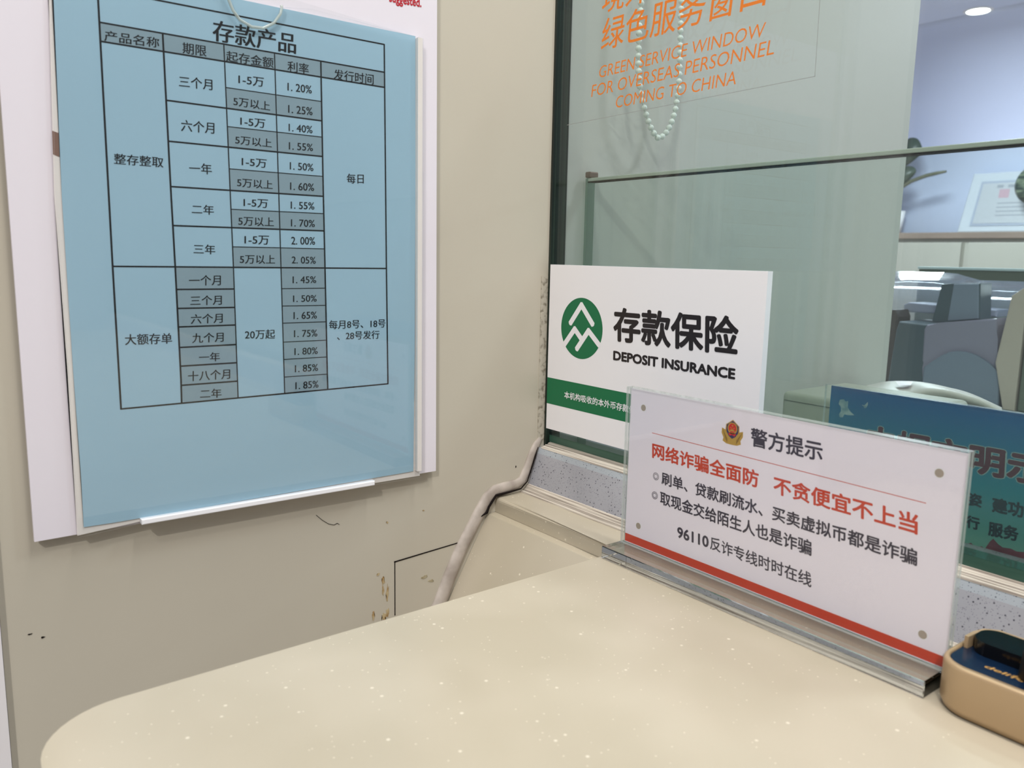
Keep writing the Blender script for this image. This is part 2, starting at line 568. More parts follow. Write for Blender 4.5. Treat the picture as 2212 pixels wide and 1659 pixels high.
P_CELLS = [[(-322.95, 1117.12), (-154.58, 1116.54), (-154.63, 1107.13), (-323.02, 1107.63)], [(-257.63, 1093.09), (-198.97, 1092.74), (-198.87, 1081.11), (-257.77, 1081.55)], [(-257.38, 1071.31), (-198.89, 1071.3), (-198.79, 1059.51), (-257.51, 1059.69)], [(-257.23, 1047.38), (-198.7, 1047.31), (-198.61, 1035.02), (-257.39, 1035.0)], [(-256.94, 1024.09), (-198.8, 1024.29), (-198.67, 1013.48), (-257.04, 1013.37)], [(-256.78, 1002.17), (-198.24, 1002.17), (-198.13, 989.99), (-256.92, 990.01)], [(-290.34, 989.98), (-256.92, 989.96), (-256.8, 977.08), (-290.05, 977.1)], [(-290.05, 977.1), (-256.8, 977.08), (-256.81, 966.04), (-290.08, 966.17)], [(-290.08, 966.17), (-256.81, 966.04), (-256.8, 955.4), (-290.0, 955.42)], [(-290.0, 955.42), (-256.8, 955.4), (-256.89, 943.48), (-289.94, 943.43)], [(-289.94, 943.43), (-256.89, 943.48), (-256.7, 932.33), (-289.86, 932.41)], [(-289.86, 932.41), (-256.7, 932.33), (-256.68, 920.95), (-289.8, 921.03)], [(-289.8, 921.03), (-256.68, 920.95), (-256.74, 910.5), (-290.14, 910.34)], [(-227.42, 989.95), (-198.14, 989.98), (-198.04, 977.17), (-227.3, 977.06)], [(-227.3, 977.06), (-198.04, 977.17), (-197.91, 966.08), (-227.12, 966.25)], [(-227.12, 966.25), (-197.91, 966.08), (-197.77, 955.42), (-227.1, 955.51)], [(-227.1, 955.51), (-197.77, 955.42), (-197.65, 943.42), (-227.1, 943.54)], [(-227.1, 943.54), (-197.65, 943.42), (-197.52, 932.37), (-227.07, 932.51)], [(-227.07, 932.51), (-197.52, 932.37), (-197.38, 921.02), (-227.05, 921.28)], [(-227.05, 921.28), (-197.38, 921.02), (-197.56, 910.77), (-227.01, 910.64)]]
P_PAPER = [(-344.21, 1143.81), (-343.76, 1124.08), (-345.85, 1027.31), (-345.92, 933.86), (-345.45, 874.58), (-345.73, 844.88), (-329.28, 844.6), (-132.46, 845.58), (-131.4, 932.04), (-130.99, 1046.42), (-131.12, 1142.83), (-225.2, 1142.98), (-247.55, 1143.03)]
P_HOLD = [(-345.61, 1147.85), (-345.64, 1123.71), (-349.19, 1027.11), (-348.6, 934.04), (-349.01, 840.39), (-317.0, 842.41), (-126.65, 841.26), (-126.41, 1046.73), (-126.66, 1141.25), (-213.99, 1142.47), (-251.57, 1142.5)]
P_BOARD = [(-367.5, 1151.27), (-369.81, 1025.87), (-369.77, 840.35), (-111.64, 842.14), (-112.64, 1168.99), (-112.76, 1212.39)]
P_FOAM = [(-316.38, 844.82), (-165.13, 844.47), (-165.15, 841.14), (-316.04, 841.39)]
P_BROWN = [(-348.29, 1059.49), (-345.37, 1058.63), (-345.67, 1046.46), (-348.59, 1047.61)]
P_NOTCH = [(-258.04, 1145.7), (-255.58, 1141.22), (-253.14, 1135.43), (-249.28, 1131.1), (-242.6, 1128.47), (-235.7, 1128.91), (-229.15, 1132.91), (-225.03, 1138.86), (-224.07, 1142.67), (-224.33, 1143.66)]
D_CN = [('存款保险', 78.55, 940.16, 188.75, 940.92, 77.16, 965.15, 2)]
D_EN = [('DEPOSIT INSURANCE', 79.09, 926.28, 187.43, 926.17, 78.93, 933.41, 2)]
D_BANDTXT = [('本机构吸收的本外币存款', 26.47, 890.12, 96.48, 890.24, 26.22, 895.64, 2)]
D_STROKES = [[(31.32, 950.06), (42.97, 964.29), (55.71, 951.05)], [(24.95, 932.79), (36.14, 945.47), (43.95, 938.78)], [(39.54, 930.87), (51.75, 945.44), (63.35, 936.28)]]
S_TITLE = [('警方提示', 239.28, 900.74, 282.14, 901.14, 238.47, 910.98, 2)]
S_RED = [('网络诈骗全面防', 168.63, 879.13, 245.99, 878.63, 168.01, 888.92, 2), ('不贪便宜不上当', 255.43, 878.14, 332.24, 877.63, 254.63, 887.85, 2)]
S_BODY = [('刷单、贷款刷流水、买卖虚拟币都是诈骗', 177.15, 864.42, 333.26, 862.86, 176.63, 872.44, 4), ('取现金交给陌生人也是诈骗', 176.84, 851.75, 280.26, 850.96, 176.3, 860.12, 4), ('96110', 191.65, 834.84, 215.34, 835.44, 191.19, 841.67, 4), ('反诈专线时时在线', 216.36, 835.2, 281.69, 834.45, 215.78, 843.11, 5)]
S_LINE = [(167.65, 894.66), (334.26, 893.3)]
S_CIRC = [(172.37, 868.26), (172.26, 856.18)]
S_DOTS = [(159.44, 908.92), (159.71, 833.01), (338.71, 908.34), (338.85, 831.85)]
G_TXT = [('绿色服务窗口', 48.38, 1146.83, 187.65, 1147.66, 50.56, 1168.82, 6), ('境外来华人员', 47.98, 1172.49, 187.23, 1168.64, 50.13, 1194.42, 6), ('GREEN SERVICE WINDOW', 47.4, 1128.77, 188.37, 1130.63, 48.42, 1136.94, 7), ('FOR OVERSEAS PERSONNEL', 40.16, 1116.53, 195.94, 1119.57, 41.21, 1125.01, 7), ('COMING TO CHINA', 65.83, 1105.46, 169.98, 1106.56, 66.77, 1113.56, 7)]
G_FILM = [(14.12, 1099.7), (224.17, 1102.81), (223.79, 1143.24)]
B_TITLE = [('巾帼文明示', 247.71, 885.58, 346.56, 886.06, 246.74, 902.47, 8)]
B_BODY = [('姿', 308.94, 867.21, 316.5, 867.33, 308.4, 874.86, 8), ('建功', 321.6, 866.58, 337.43, 867.26, 320.95, 875.09, 8), ('行', 309.26, 854.33, 316.64, 854.3, 308.75, 861.77, 8), ('服务', 321.12, 852.93, 336.39, 853.8, 320.49, 861.25, 8)]
B_DOVE = [[(227.21, 914.61), (229.93, 915.4), (231.23, 914.1), (232.91, 914.74), (232.96, 910.65), (234.9, 908.36), (237.8, 906.46), (233.95, 905.81), (231.18, 905.87), (230.18, 903.82), (228.21, 903.49), (227.41, 905.24), (228.67, 907.33), (228.24, 910.26), (226.66, 911.89)], [(241.98, 913.79), (243.67, 913.62), (245.71, 916.13), (245.85, 914.55), (245.15, 912.39), (243.83, 911.89), (243.11, 913.02)]]
B_SKY = [[(310.97, 838.16), (310.71, 844.99), (312.95, 846.35), (315.64, 844.43), (318.56, 846.01), (320.47, 845.24), (322.41, 849.89), (323.99, 852.04), (326.62, 849.81), (329.12, 848.57), (333.16, 849.15), (336.13, 848.42), (339.59, 849.17), (346.14, 849.92), (347.16, 840.5), (311.1, 836.81)]]
P_TERMS = [('整存整取', -319.79, 1045.06, -294.3, 1045.13, -319.49, 1050.67, 0), ('大额存单', -319.22, 946.3, -293.91, 945.96, -319.15, 952.42, 0), ('三个月', -284.01, 1089.9, -265.53, 1090.5, -283.9, 1095.98, 0), ('六个月', -283.93, 1066.01, -265.38, 1066.41, -283.66, 1072.34, 0), ('一年', -280.32, 1043.02, -267.56, 1043.33, -280.33, 1049.06, 0), ('二年', -279.96, 1020.34, -267.35, 1020.39, -279.73, 1025.83, 0), ('三年', -279.84, 997.68, -267.39, 997.49, -279.61, 1003.25, 0), ('一个月', -283.19, 979.26, -264.8, 979.42, -282.95, 985.27, 0), ('三个月', -282.88, 967.7, -264.66, 967.87, -282.65, 973.36, 0), ('六个月', -283.06, 956.88, -264.5, 957.07, -282.83, 962.57, 0), ('九个月', -282.73, 945.68, -264.35, 945.62, -282.5, 951.41, 0), ('一年', -279.31, 934.2, -266.98, 933.98, -279.09, 939.72, 0), ('十八个月', -286.03, 923.05, -261.25, 922.82, -285.78, 929.1, 0), ('二年', -279.53, 912.18, -266.81, 911.73, -279.31, 917.77, 0)]
P_AMOUNTS = [('1-5万', -250.44, 1096.13, -235.24, 1096.38, -250.27, 1101.32, 0), ('5万以上', -253.83, 1083.52, -231.79, 1083.15, -253.66, 1088.72, 0), ('1-5万', -250.12, 1072.72, -235.07, 1072.75, -249.95, 1077.72, 0), ('5万以上', -253.48, 1061.86, -231.37, 1061.81, -253.31, 1066.87, 0), ('1-5万', -250.04, 1049.7, -234.87, 1049.57, -249.88, 1054.64, 0), ('5万以上', -253.21, 1037.32, -231.46, 1037.23, -253.03, 1042.54, 0), ('1-5万', -249.7, 1025.94, -234.67, 1025.89, -249.54, 1030.95, 0), ('5万以上', -253.21, 1014.8, -231.31, 1014.93, -253.03, 1020.23, 0), ('1-5万', -249.85, 1003.84, -234.7, 1003.93, -249.68, 1009.19, 0), ('5万以上', -253.03, 992.23, -231.21, 992.31, -252.86, 997.6, 0), ('20万起', -251.41, 946.42, -232.45, 945.98, -251.22, 952.23, 0)]
P_DATES = [('每日', -182.16, 1044.16, -170.08, 1044.84, -182.08, 1050.27, 0), ('每月8号、18号', -196.04, 950.53, -154.64, 950.2, -195.95, 956.26, 0), ('、28号发行', -190.47, 942.99, -159.26, 942.63, -190.38, 948.63, 0)]
P_RATES = [('1.20%', -220.63, 1096.35, -205.03, 1096.64, -220.51, 1100.92, 0), ('1.25%', -220.5, 1083.41, -204.8, 1083.74, -220.39, 1088.0, 0), ('1.40%', -220.47, 1072.68, -205.02, 1072.91, -220.36, 1077.05, 0), ('1.55%', -220.59, 1061.77, -204.93, 1062.15, -220.48, 1066.17, 0), ('1.50%', -220.28, 1049.89, -204.86, 1050.08, -220.17, 1054.32, 0), ('1.60%', -220.4, 1037.66, -204.63, 1037.89, -220.29, 1042.21, 0), ('1.55%', -220.25, 1026.31, -204.7, 1026.48, -220.14, 1030.69, 0), ('1.70%', -220.39, 1015.48, -204.6, 1015.6, -220.28, 1019.89, 0), ('2.00%', -220.47, 1004.41, -204.63, 1004.62, -220.36, 1009.13, 0), ('2.05%', -220.45, 992.7, -204.42, 992.69, -220.34, 997.0, 0), ('1.45%', -220.13, 980.32, -204.34, 980.43, -220.03, 984.65, 0), ('1.50%', -220.1, 968.6, -204.25, 968.61, -220.0, 972.79, 0), ('1.65%', -220.05, 957.8, -204.3, 957.72, -219.94, 962.3, 0), ('1.75%', -220.01, 946.27, -204.2, 946.16, -219.91, 950.74, 0), ('1.80%', -219.97, 934.89, -204.16, 934.7, -219.87, 939.34, 0), ('1.85%', -219.92, 923.77, -204.14, 923.65, -219.81, 928.33, 0), ('1.85%', -219.86, 912.75, -204.02, 912.64, -219.75, 917.4, 0)]

# ------------------------------------------------------------------ room shell
struct(box('wall_left', (-0.1, -0.388, 0.0), (0.0, 0.0118, 2.5), wall_mat), 'beige laminate wall panel carrying the white notice board')
struct(box('wall_partition', (-0.1, 0.012, 0.0), (0.0, 0.5405, 2.5), wall_white), 'white end of the wall behind the service window')
struct(box('trim_1', (-0.1, -0.52, 0.0), (0.004, -0.3885, 2.5), white_paint), 'white upright trim at the near end of the beige wall')
R = 1.0
cove = [(5.9, 0.0)] + [(5.9 - R + R * math.cos(math.pi * k / 32), 2.5 - R + R * math.sin(math.pi * k / 32)) for k in range(17)]  # cove shape added to soften the shading from wall to ceiling
bm = bmesh.new()
rows = [[bm.verts.new((x, y, z)) for y, z in cove] for x in (-4.5, 3.5)]
for k in range(len(cove) - 1):
    bm.faces.new((rows[0][k], rows[0][k + 1], rows[1][k + 1], rows[1][k]))
wb = frombm('wall_back', bm, cool_paint, None, True)
struct(wb, 'cool white far wall of the teller room, curving into the ceiling')
wb.modifiers.new('thick', 'SOLIDIFY').thickness = -0.06
struct(box('wall_far_left', (-4.6, 0.54, 0.0), (-4.5, 6.0, 2.5), cool_paint), 'cool white side wall of the teller room')
struct(box('floor', (-4.6, -3.5, -0.05), (3.5, 6.0, 0.0), floor_mat), 'tiled floor under the counter')
struct(box('ceiling', (-4.6, 0.0, 2.5), (3.5, 4.9, 2.55), cool_paint), 'plain ceiling over the teller room')
struct(box('trim_2', (0.0, -0.0033, 0.846), (0.0022, 0.0118, 2.5), seal_green), 'dark green sealed joint where the window meets the wall')
struct(box('trim_3', (0.0, -0.0105, 0.852), (0.0006, -0.0036, 0.985), grime), 'grey strip of old glue beside the window joint')

w = bpy.data.objects['wall_left']
frombm('panel_seam', (lambda bm: (bm_box(bm, (0.0, -0.1432, 0.735), (0.0003, -0.1426, 0.7772)), bm)[1])(bmesh.new()), crack_mat, w)
raw('panel_seam', [(0.0004, -0.1436, 0.7762), (0.0004, -0.083, 0.7797), (0.0004, -0.083, 0.7805), (0.0004, -0.1436, 0.7772)], [[0, 1, 2, 3]], crack_mat, w)


def blotch(name, cx, cz, ry, rz, mat, n=18):
    pts = []
    for k in range(n):
        a = 2 * math.pi * k / n
        f = random.uniform(0.45, 1.15)
        pts.append((cx + ry * f * math.cos(a), cz + rz * f * math.sin(a)))
    return prism(name, [(y * 1000, z * 1000) for y, z in pts], XP(0.0), 0.0, 0.0003, mat, w)


for cy, cz, ry, rz in ((-0.1527, 0.7645, .0016, .0042), (-0.1492, 0.7535, .0013, .0075), (-0.1527, 0.757, .0009, .004), (-0.1606, 0.7395, .0013, .0036),
                       (-0.1522, 0.7365, .0026, .0034), (-0.149, 0.7385, .0013, .004), (-0.1565, 0.770, .0013, .0012), (-0.1185, 0.8115, .0009, .0008), (-0.149, 0.808, .001, .001)):
    blotch('brown_scuff', cy, cz, ry, rz, stain_mat)
tube('hair_scratch', [(0.0003, y, z) for y, z in ((-0.2035, 0.8235), (-0.1990, 0.8190), (-0.1945, 0.8155), (-0.1905, 0.8140), (-0.188, 0.8148), (-0.1865, 0.8135))], 0.00018, crack_mat, w, 5)
blotch('grey_smear', -0.117, 0.759, .0032, .0014, smear_mat)
blotch('grey_smear', -0.1115, 0.7545, .003, .0012, smear_mat)
blotch('dark_mark', -0.3745, 0.7856, .0012, .0004, crack_mat, 9)
blotch('dark_mark', -0.3685, 0.782, .0012, .0005, crack_mat, 9)
blotch('dark_mark', -0.032, 0.8325, .0006, .0008, crack_mat, 9)

# ------------------------------------------------------------------ window
g = thing('window_1', 'tall green-tinted service window set beside the beige wall', 'window', (0.8, 0.006, 0.846))
g['kind'] = 'structure'
box('pane', (0.0024, 0.0, 0.8556), (1.7, 0.012, 2.5), pane_mat, g)
box('bottom_channel', (0.0024, 0.0006, 0.8462), (1.7, 0.0116, 0.8554), channel_green, g)

t = thing('window_lettering', 'orange lettering stuck on the service window above the beads', 'lettering', (0.1, 0.0, 1.1))
lettering('headline', G_TXT[:2], YP(-0.0), 0.0003, orange_film, t)
lettering('english_lines', G_TXT[2:], YP(-0.0), 0.0003, orange_film, t)
flat('film_edge', ribbon(G_FILM, 0.35), YP(0.0), 0.00025, film_line, t)

p = thing('glass_partition', 'lower green glass partition standing behind the service window', 'glass partition', (0.8, 0.033, 0.8))
bm = bmesh.new()
bm_box(bm, (0.0065, 0.030, 0.80), (1.7, 0.038, 1.0598))
frombm('pane', bm, pane_inner, p)
box('arris_shadow_line', (0.0065, 0.0298, 1.0594), (1.7, 0.0382, 1.0599), crack_mat, p)  # dark strip paints the edge shadow along the glass arris
box('polished_edge', (0.0065, 0.030, 1.0600), (1.7, 0.038, 1.0628), pane_edge, p, 0.0006, 2)
box('polished_edge', (0.0040, 0.030, 0.80), (0.0064, 0.038, 1.0628), sheet_glass('bevelled_side_edge', (0.6, 0.72, 0.66), 0.08), p)
tag(frombm('glass_clip', bm_box(bmesh.new(), (0.004, 0.029, 1.063), (0.010, 0.0385, 1.0678), 0.001, 2), metal_dull), 'tiny dull metal clip on the corner of the inner glass', 'clip')

# bead chain of the roller blind
ch = thing('bead_chain', 'loop of white beads hanging behind the orange lettering', 'chain', (0.02, 0.09, 1.3))
ctrl = [(0.0695, 1.262), (0.0690, 1.235), (0.0683, 1.2), (0.0673, 1.1808), (0.0680, 1.155), (0.0714, 1.1338), (0.0789, 1.1168), (0.0865, 1.1052), (0.0939, 1.0994), (0.0990, 1.1004), (0.1048, 1.1049), (0.1095, 1.112), (0.1138, 1.1227), (0.1165, 1.1380), (0.1169, 1.1500), (0.1166, 1.166), (0.1158, 1.1857), (0.1150, 1.215), (0.1146, 1.262)]
path = []
for i in range(len(ctrl) - 1):
    p0, p1, p2, p3 = (Vector(ctrl[max(0, min(len(ctrl) - 1, i + k))]) for k in (-1, 0, 1, 2))
    for k in range(12):
        s = k / 12
        path.append(0.5 * ((2 * p1) + (-p0 + p2) * s + (2 * p0 - 5 * p1 + 4 * p2 - p3) * s * s + (-p0 + 3 * p1 - 3 * p2 + p3) * s ** 3))
path.append(Vector(ctrl[-1]))
tube('cord', [(0.02, q.x, q.y) for q in path[::2]], 0.0006, bead_mat, ch, 6)
bm = bmesh.new()
bmesh.ops.create_uvsphere(bm, u_segments=16, v_segments=10, radius=0.0025)
bead_me = bpy.data.meshes.new('bead')
bm.to_mesh(bead_me)
bm.free()
for q in bead_me.polygons:
    q.use_smooth = True
bead_me.materials.append(bead_mat)
acc, want = 0.0, 0.0
for a, b in zip(path, path[1:]):
    l = (b - a).length
    while want <= acc + l:
        q = a + (b - a) * ((want - acc) / l)
        o = put('bead', bead_me, None, ch)
        o.location = Vector((0.02, q.x, q.y)) - ch.location
        o.matrix_parent_inverse = Matrix.Identity(4)
        want += 0.0057
    acc += l

# ------------------------------------------------------------------ counter, sill, sealant
OUT = [(0.0, -0.0193), (0.0, -0.052), (0.1462, -0.052)]
for k in range(11):
    a = math.pi * (1 + 0.5 * k / 10)
    OUT.append((0.1462 + 0.034 + 0.034 * math.cos(a), -0.3575 + 0.034 * math.sin(a)))
OUT += [(1.6, -0.3915), (1.6, -0.0193)]
bm = bmesh.new()
va = [bm.verts.new((x, y, 0.7985)) for x, y in OUT]
vb = [bm.verts.new((x, y, 0.81075)) for x, y in OUT]
n = len(OUT)
bm.faces.new(va[::-1])
ft = bm.faces.new(vb)
for i in range(n):
    bm.faces.new((va[i], va[(i + 1) % n], vb[(i + 1) % n], vb[i]))
es = [e for e in ft.edges if max(e.verts[0].co.y, e.verts[1].co.y) < -0.05]
bmesh.ops.bevel(bm, geom=es, offset=0.0035, segments=4, affect='EDGES', profile=0.5)
tag(frombm('countertop', bm, counter_mat), 'speckled beige stone countertop with rounded corner in front', 'countertop')
under = [(x + (0.004 if x < 0.2 else 0), y + (0.004 if y < -0.3 else 0)) for x, y in OUT[3:14]]
prism('edge_band', [(x * 1000, y * 1000) for x, y in under + [(1.6, -0.3875), (1.6, -0.33), (0.19, -0.33), (0.15, -0.3)]], lambda u, v, d: (u / 1000, v / 1000, d), 0.765, 0.7985, counter_mat, bpy.data.objects['countertop'])

ap = lambda z: -0.0525 - 0.572 * (0.81075 - z)
z0, z1 = 0.7983, 0.45
tag(raw('apron_panel', [(0.0005, ap(z0), z0), (0.1445, ap(z0), z0), (0.1445, ap(z1), z1), (0.0005, ap(z1), z1),
                        (0.0005, ap(z0) + .015, z0), (0.1445, ap(z0) + .015, z0), (0.1445, ap(z1) + .015, z1), (0.0005, ap(z1) + .015, z1)],
        [[0, 3, 2, 1], [4, 5, 6, 7], [0, 1, 5, 4], [2, 3, 7, 6], [0, 4, 7, 3], [1, 2, 6, 5]], counter_mat),
    'sloping beige front panel below the narrow ledge in the corner', 'panel')

sill = thing('window_sill', 'grey speckled stone sill under the service window', 'sill', (0.8, -0.01, 0.8162))
prof = [(-0.0193, 0.8162), (-0.0112, 0.8412), (-0.0092, 0.8455), (0.06, 0.8455), (0.06, 0.8162)]
raw('stone', [(0.0, y, z) for y, z in prof] + [(1.6, y, z) for y, z in prof],
    [[0, 5, 6, 1], [2, 7, 8, 3], [3, 8, 9, 4], [4, 9, 5, 0], [0, 1, 2, 3, 4], [9, 8, 7, 6, 5]], stone_mat, sill)
raw('chamfer', [(0.0, y, z) for y, z in prof[1:3]] + [(1.6, y, z) for y, z in prof[1:3]], [[0, 2, 3, 1]], stone_top, sill)

bm = bmesh.new()
pr = [(-0.0275, 0.8108), (-0.0272, 0.8119), (-0.0243, 0.8122), (-0.0238, 0.8131), (-0.0232, 0.8125), (-0.0222, 0.8137), (-0.0216, 0.8150), (-0.0208, 0.8152), (-0.0200, 0.8164), (-0.0190, 0.8166), (-0.0189, 0.8108)]
va = [bm.verts.new((0.001, y, z)) for y, z in pr]
vb = [bm.verts.new((1.6, y, z)) for y, z in pr]
for i in range(len(pr)):
    j = (i + 1) % len(pr)
    bm.faces.new((va[i], va[j], vb[j], vb[i]))
bm.faces.new(va)
bm.faces.new(vb[::-1])
tag(frombm('sealant_strip', bm, caulk_strip), 'ribbed off-white sealant strip between stone sill and countertop', 'sealant')
bm = bmesh.new()
pr = [(-0.0094, 0.8456), (-0.0088, 0.8468), (-0.0060, 0.8474), (-0.0048, 0.8482), (-0.0030, 0.8480), (-0.0012, 0.8494), (0.0003, 0.8496), (0.0003, 0.8456)]
va = [bm.verts.new((0.004, y, z)) for y, z in pr]
vb = [bm.verts.new((1.6, y, z)) for y, z in pr]
for i in range(len(pr)):
    j = (i + 1) % len(pr)
    bm.faces.new((va[i], va[j], vb[j], vb[i]))
bm.faces.new(va)
bm.faces.new(vb[::-1])
tag(frombm('sealant_strip', bm, caulk_strip), 'thin banded sealant strip under the glass, on top of the sill', 'sealant')

cp = [(-0.0075, 0.8530), (-0.0115, 0.8485), (-0.0158, 0.8410), (-0.0205, 0.8300), (-0.0258, 0.8205), (-0.0320, 0.8178), (-0.0414, 0.8172), (-0.0530, 0.8160), (-0.0600, 0.8118), (-0.0645, 0.8060), (-0.0725, 0.7939), (-0.0853, 0.7740), (-0.0957, 0.7539), (-0.1040, 0.7353), (-0.1143, 0.7174), (-0.125, 0.70)]
cr = [0.002, 0.0034, 0.0040, 0.0041, 0.0042, 0.0042, 0.0046, 0.0050, 0.0052, 0.0053, 0.0054, 0.0056, 0.0058, 0.006, 0.006, 0.006]
cb = tag(tube('sealant_bead', [(0.0006, y, z) for y, z in cp], cr, caulk_mat, None, 14, (0.6, 1, 1)), 'thick pale grey sealant bead running down the wall corner', 'sealant')
tube('crack', [(0.0036, y, z) for y, z in [(-0.0122, 0.8468), (-0.0150, 0.8397), (-0.0225, 0.8198), (-0.0291, 0.8145), (-0.0413, 0.8136), (-0.0541, 0.8130), (-0.0607, 0.8049), (-0.0625, 0.8006), (-0.0682, 0.7984)]],
     [0.0003, 0.0006, 0.0005, 0.0006, 0.0008, 0.0011, 0.0010, 0.0011, 0.0004], crack_mat, cb, 6)

# ------------------------------------------------------------------ notice on the wall
b = thing('notice_board', 'white notice board fixed to the beige wall', 'notice board', (0.003, -0.24, 0.84))
prism('board', [(-369.8, 1212.0)] + P_BOARD[1:5] + [(-112.8, 1212.0)], XP(), 0.003, 0.0062, board_white, b)
lettering('red_print', P_RED, XP(), 0.0063, red_ink, b)

h = thing('document_holder', 'clear plastic document holder on the white notice board', 'document holder', (0.0065, -0.24, 0.845))
prism('back_sheet', P_HOLD, XP(), 0.0064, 0.0082, holder_mat, h)
prism('front_sheet', [(-343.5, 1143)] + P_HOLD[1:9] + [(-205.0, 1145.2)] + P_NOTCH[::-1][1:] + [(-262, 1152)], XP(), 0.0112, 0.0122, clear_sheet, h)
tube('thumb_notch_rim', [(0.0117, u / 1000, v / 1000) for u, v in P_NOTCH], 0.0009, acryl_edge, h, 8)
flat('brown_print', [P_BROWN], XP(), 0.00835, brown_print, h)
prism('side_fold', [(-131.0, 846), (-131.0, 1141.5), (-127.5, 1141.5), (-127.5, 846)], XP(), 0.0083, 0.0122, holder_mat, h)
prism('foam_strip', P_FOAM, XP(), 0.0083, 0.0125, foam_white, h, 0.0006)

s = thing('rate_sheet', 'blue paper table of deposit products inside the clear holder', 'paper sheet', (0.0085, -0.24, 0.846))
prism('paper', P_PAPER, XP(), 0.0086, 0.0089, paper_blue, s)
flat('shaded_cells', P_CELLS, XP(), 0.00894, cell_grey, s)
lines = []
for l in P_THICK:
    lines += ribbon(l, 0.9)
for k, l in enumerate(P_VLINES):
    lines += ribbon(l, 1.0 if k in (0, 1, 5, 4) else 0.7)
for l in P_THIN:
    lines += ribbon(l, 0.5)
flat('table_lines', lines, XP(), 0.00896, ink, s, True)
lettering('title', P_TITLE, XP(), 0.00908, ink, s)
lettering('column_headings', P_HEAD, XP(), 0.00908, ink, s)
for nm, it in (('term_entries', P_TERMS), ('amount_entries', P_AMOUNTS[:-1]), ('minimum_amount_entry', P_AMOUNTS[-1:]), ('rate_entries', P_RATES), ('daily_entry', P_DATES[:1]), ('monthly_dates_entry', P_DATES[1:])):
    lettering(nm, it, XP(), 0.00908, ink, s)

# ------------------------------------------------------------------ deposit insurance sign, stuck on the window
d = thing('deposit_insurance_sign', 'white foam board sign with round green emblem, stuck on the window', 'sign', (0.1, -0.003, 0.86))
prism('board', [(5.2, 862.2), (206.1, 862.2), (206.1, 994.0), (5.2, 994.0)], YP(), 0.0007, 0.0056, [sign_white, pvc_edge], d)
_m = bpy.data.objects['board.001'].data
for q in _m.polygons:
    q.material_index = 0 if abs(q.normal.y) > 0.9 else 1
flat('green_band', [[(5.2, 882.9), (206.1, 882.9), (206.1, 904.1), (5.2, 904.1)]], YP(), 0.00565, sign_green, d)
lettering('chinese_heading', D_CN, YP(), 0.00565, sign_black, d)
lettering('english_heading', [D_EN[0][:7] + (10,)], YP(), 0.00565, sign_black, d)
_s = D_BANDTXT[0]
pitch = (_s[3] - _s[1]) / 10.85
lettering('band_lettering', [('本机构吸收的本外币存款依照《存款保险条例》受到保护', _s[1], 890.1, _s[1] + pitch * 24.8, 890.1, _s[1], 895.9, 5)], YP(), 0.0057, sign_white, d)
lg = flat('round_emblem', [disc2(43.6, 946.5, 23.3, 23.3, 64)], YP(), 0.00565, sign_green, d)
MARK = []


def stroke(pl, w):
    out = ribbon(pl, w)
    for x, y in pl:
        out.append(disc2(x, y, w / 2, w / 2, 18))
    return out


for l in D_STROKES:
    MARK += stroke(l, 4.3)
flat('white_mark', MARK, YP(), 0.0057, sign_white, lg, True)

# ------------------------------------------------------------------ police notice on its clear stand
q = thing('police_notice_stand', 'clear acrylic stand holding the white police warning card', 'sign stand', (0.247, -0.055, 0.8108))
base = box('base', (0.1450, -0.0747, 0.81085), (0.3495, -0.0300, 0.8190), acryl_solid, q, 0.0004, 1)
def sheet(name, y0, y1):
    o = box(name, (0.1470, y0, 0.8192), (0.3512, y1, 0.9207), [acryl_sheet, acryl_edge], q)
    for f in o.data.polygons:
        f.material_index = 0 if abs(f.normal.y) > 0.9 else 1
    return o
sheet('front_panel', -0.0600, -0.05765)
sheet('back_panel', -0.05705, -0.0546)

c = thing('police_warning_card', 'white police warning card with orange stripe in the clear stand', 'card', (0.249, -0.0574, 0.82))
prism('card', [(148.6, 819.8), (350.6, 819.8), (350.6, 919.6), (148.6, 919.6)], YP(), 0.0571, 0.0574, paper_pink, c)
flat('orange_stripe', [[(148.6, 820.2), (350.6, 820.2), (350.6, 825.4), (148.6, 825.4)]], YP(), 0.05743, ink_red, c)
lettering('heading', [k[:7] + (4,) for k in S_TITLE], YP(), 0.05745, ink_navy, c)
lettering('red_headline', [k[:7] + (11,) for k in S_RED], YP(), 0.05745, ink_red, c)
lettering('body_lettering', [k[:7] + (2,) if k[0] == '96110' else k for k in S_BODY], YP(), 0.05745, ink_navy, c)
flat('rule', ribbon(S_LINE, 0.35), YP(), 0.05745, ink_red, c)
rings = []
for x, y in S_CIRC:
    rings += ring2(x, y, 2.35, 2.35, 0.3) + ring2(x, y, 1.55, 1.55, 0.3)
flat('bullet_rings', rings, YP(), 0.05745, ink_navy, c, True)
for x, y in S_DOTS:
    hp = flat('punched_hole', [disc2(x, y, 2.0, 2.0)], YP(), 0.05747, hole_mat, c)
    flat('hole_rim', ring2(x + 0.25, y + 0.05, 2.45, 2.4, 0.45), YP(), 0.05746, sign_white, hp)
ex, ez = 226.6, 906.0
em = flat('police_emblem', [[(ex + a * 7.2, ez + b2 * 7.1) for a, b2 in ((-.62, .55), (-.25, .82), (0, 1), (.25, .82), (.62, .55), (.66, .1), (.98, .22), (1.0, -.2), (.8, -.55), (.86, -.82), (.5, -.98), (0, -1), (-.5, -.98), (-.86, -.82), (-.8, -.55), (-1.0, -.2), (-.98, .22), (-.66, .1))]], YP(), 0.05745, gold, c)
flat('wreath_ribs', [r for k in range(5) for sg in (-1, 1) for r in ribbon([(ex + sg * 6.6 * (1 - k * .08), ez + 0.6 - k * 1.1), (ex + sg * 3.0, ez - 4.2 - k * 0.5)], 0.22)], YP(), 0.05746, gold_dark, em, True)
